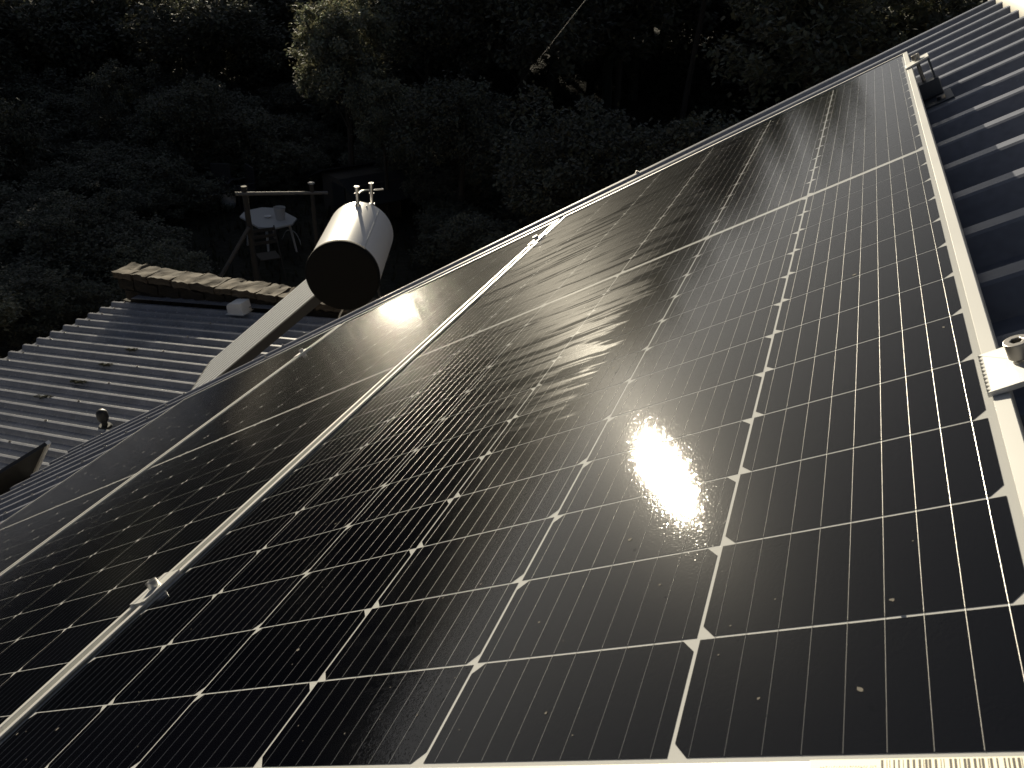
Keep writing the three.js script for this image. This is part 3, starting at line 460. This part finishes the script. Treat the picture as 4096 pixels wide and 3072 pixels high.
tree('leafy_tree', 'dark tree at the left picture edge, halfway up the woodland', -57.5, 21, -8.6, 1.8, 'dark', 1, TG);
tree('leafy_tree', 'dark tree at the top edge between the corner tree and the pale tree', -41.5, 31, -4.3, 2.3, 'dark', 2, TG);
tree('leafy_tree', 'dark leafy tree at the top edge right of the pale tree', -27.5, 22, -1.0, 2.3, 'dark', 0, TG);
tree('leafy_tree', 'dark leafy tree behind the slanting overhead cable', -20.5, 21, 2.0, 2.5, 'dark', 3, TG);
tree('leafy_tree', 'tall dark tree above the middle of the roof verge', -14.3, 22, 4.2, 1.8, 'dark', 2, TG);
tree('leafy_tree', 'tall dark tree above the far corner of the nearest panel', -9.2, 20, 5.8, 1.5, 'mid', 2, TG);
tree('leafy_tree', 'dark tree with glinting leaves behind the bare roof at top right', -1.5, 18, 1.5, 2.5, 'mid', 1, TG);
tree('leafy_tree', 'dark tree beyond the ridge end at the top right corner', 7.5, 18, 1.0, 2.6, 'dark', 0, TG);
tree('leafy_tree', 'short dark tree between the tank pipes and the overhead cable', -25.0, 17, -9.5, 1.5, 'dark', 1, TG);
tree('leafy_tree', 'low dark tree behind the middle of the roof verge', -16.5, 14.5, -10, 1.6, 'dark', 3, TG);
tree('leafy_tree', 'low dark tree hugging the roof verge below the tall dark trees', -6.5, 14, -9.5, 1.7, 'dark', 0, TG);
tree('leafy_tree', 'narrow dark tree left of the table, its trunk in the open', -47.2, 23, -8.0, 1.25, 'dark', 2, TG);
mossSpots.forEach(([x, n, w], i) => { const m = new THREE.Mesh(mossG, std({ color: L(0.030, 0.032, 0.014), roughness: 1, vertexColors: true, side: THREE.DoubleSide })); m.name = numbered('moss_clump'); m.position.copy(R2(x, n + 0.02, 0.0)); m.quaternion.copy(Q2); m.scale.set(0.10 + 0.015 * i, 0.05, 0.014); m.castShadow = m.receiveShadow = true; m.userData = { label: `dark moss clump on the lower roof ribs, ${w} of the four`, category: 'moss', group: 'moss clumps on the lower roof' }; scene.add(m); });
// shrubs in the yard's left
{ const sh = [[-61, 12.5, 1.2, 'round dark shrub at the left edge just above the lower roof'], [-55.5, 13.4, 1.0, 'round dark shrub behind the eave of the lower roof'], [-51.5, 15.5, 1.15, 'dark shrub behind the left end of the stone wall'], [-47.5, 14.0, 0.85, 'small dark shrub left of the wooden brace'], [-23, 13.5, 1.2, 'dark shrub to the right of the white water tank'], [-12, 11.5, 1.2, 'dark shrub close behind the roof verge']];
  sh.forEach(([az, D, rr, lab], i) => { const a = THREE.MathUtils.degToRad(az), e = 0.7 + D * Math.sin(a), n = -0.24 + D * Math.cos(a), t = thing('shrub', lab, 'shrub', W(e, n, height(e, n)), null, 'shrubs round the yard'); t.rotation.y = i * 1.3;
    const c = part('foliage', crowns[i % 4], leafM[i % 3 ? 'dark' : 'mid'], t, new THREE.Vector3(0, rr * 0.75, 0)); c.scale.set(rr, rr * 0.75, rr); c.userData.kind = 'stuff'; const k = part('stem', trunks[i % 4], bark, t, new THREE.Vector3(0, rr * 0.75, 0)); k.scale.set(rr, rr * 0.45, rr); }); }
// the wood behind, one mass
{ const r = rng(99); const skyline = az => { const P = [[-90, 4], [-66, 3], [-60, 1.5], [-53, -0.4], [-48, -1.7], [-41, -2.6], [-36, -1.8], [-30, 1.2], [-26, 3.6], [-19, 2.4], [-14, 2.6], [-10, 2.8], [-6, 2.6], [0, 3], [14, 4], [40, 5]]; for (let i = 1; i < P.length; i++) if (az <= P[i][0]) { const t = (az - P[i - 1][0]) / (P[i][0] - P[i - 1][0]); return P[i - 1][1] * (1 - t) + P[i][1] * t; } return 4; };
  const lists = crowns.map(() => []), m4 = new THREE.Matrix4(), q = new THREE.Quaternion(), up = new THREE.Vector3(0, 1, 0);
  for (let k = 0; k < 230; k++) { const az = -88 + 118 * ((k * 0.61803) % 1); const D = (az < -34 ? 27 : 24) + 43 * Math.pow(r(), 1.1), a = THREE.MathUtils.degToRad(az), e = 0.7 + D * Math.sin(a), n = -0.24 + D * Math.cos(a), g = height(e, n);
    const top = 6.5 + D * Math.tan(THREE.MathUtils.degToRad(skyline(az) - 1.2 * r())), clear = az < -34 && az > -66 ? 1.9 + 0.145 * (D - 9.5) - g : 99, H = Math.max(1.6, Math.min(top - g, clear, 4 + 7 * r())), rad = Math.min(0.5 * H, 1.8 + 1.3 * r()); q.setFromAxisAngle(up, r() * 6.28);
    lists[Math.floor(r() * 4)].push([W(e, n, g + H - rad * 1.12), q.clone(), new THREE.Vector3(rad * 1.25, rad, rad * 1.25)]); }
  lists.forEach((l, i) => { const full = mergeGeometries([crowns[i], (() => { const t = trunks[i].clone(); const c = new Float32Array(t.attributes.position.count * 3).fill(0.9); t.setAttribute('color', new THREE.BufferAttribute(c, 3)); t.setIndex([...Array(t.attributes.position.count).keys()]); return t; })()]);
    const im = new THREE.InstancedMesh(full, leafM.dark, l.length); l.forEach(([p, qq, s], k) => im.setMatrixAt(k, m4.compose(p, qq, s))); im.name = numbered('woodland'); im.userData = { kind: 'stuff', label: 'dark mass of trees on the slope behind the yard', category: 'woodland', group: 'woodland behind the yard' }; im.castShadow = im.receiveShadow = true; scene.add(im); }); }
// low undergrowth between the trees
{ const r = rng(321), m4 = new THREE.Matrix4(), q = new THREE.Quaternion(), up = new THREE.Vector3(0, 1, 0), N = 300, im = new THREE.InstancedMesh(crowns[1], leafM.dark, N); let k = 0;
  while (k < N) { const az = -72 + 90 * r(), D = 15 + 22 * r(); if (az > -46 && az < -28 && D < 20.5) continue; const a = THREE.MathUtils.degToRad(az), e = 0.7 + D * Math.sin(a), n = -0.24 + D * Math.cos(a), s = 0.6 + 0.9 * r() * (D > 19 ? 1.2 : 0.8); q.setFromAxisAngle(up, r() * 6.28); m4.compose(W(e, n, height(e, n) + s * 0.45), q, new THREE.Vector3(s * 1.1, s * 0.8, s * 1.1)); im.setMatrixAt(k++, m4); }
  im.name = 'undergrowth'; im.userData = { kind: 'stuff', label: 'low dark undergrowth filling the gaps between the trees', category: 'undergrowth' }; im.castShadow = im.receiveShadow = true; scene.add(im); }
// rough grass round the yard
{ const r = rng(12), gs = []; for (let k = 0; k < 7; k++) { const a = r() * 6.28, h = 0.10 + 0.16 * r(), w = 0.006, l = 0.05 + 0.1 * r(), g = new THREE.BufferGeometry(), c = Math.cos(a), s = Math.sin(a); g.setAttribute('position', new THREE.Float32BufferAttribute([-s * w, 0, c * w, s * w, 0, -c * w, c * l * 0.4 + s * w * 0.7, h * 0.7, s * l * 0.4 - c * w * 0.7, c * l * 0.4 - s * w * 0.7, h * 0.7, s * l * 0.4 + c * w * 0.7, c * l, h, s * l], 3)); g.setIndex([0, 1, 2, 0, 2, 3, 3, 2, 4]); g.computeVertexNormals(); gs.push(g); }
  const tuft = mergeGeometries(gs), N = 9000, im = new THREE.InstancedMesh(tuft, std({ color: L(0.03, 0.03, 0.014), roughness: 0.9, side: THREE.DoubleSide }), N), m4 = new THREE.Matrix4(), q = new THREE.Quaternion();
  for (let k = 0; k < N; k++) { const az = THREE.MathUtils.degToRad(-66 + 76 * r()), D = 9.5 + 16 * Math.sqrt(r()); const e = 0.7 + D * Math.sin(az), n = -0.24 + D * Math.cos(az); q.setFromAxisAngle(new THREE.Vector3(0, 1, 0), r() * 6.28); const s = 0.6 + 1.1 * r(), inHouse = n < 7 && e > -7.6; m4.compose(W(e, n, inHouse ? -1.5 : height(e, n) - 0.01), q, new THREE.Vector3(s, s, s)); im.setMatrixAt(k, m4); }
  im.name = 'grass'; im.userData = { kind: 'stuff', label: 'rough dry grass on the shaded yard', category: 'grass' }; im.castShadow = im.receiveShadow = true; scene.add(im); }

renderer.render(scene, camera);
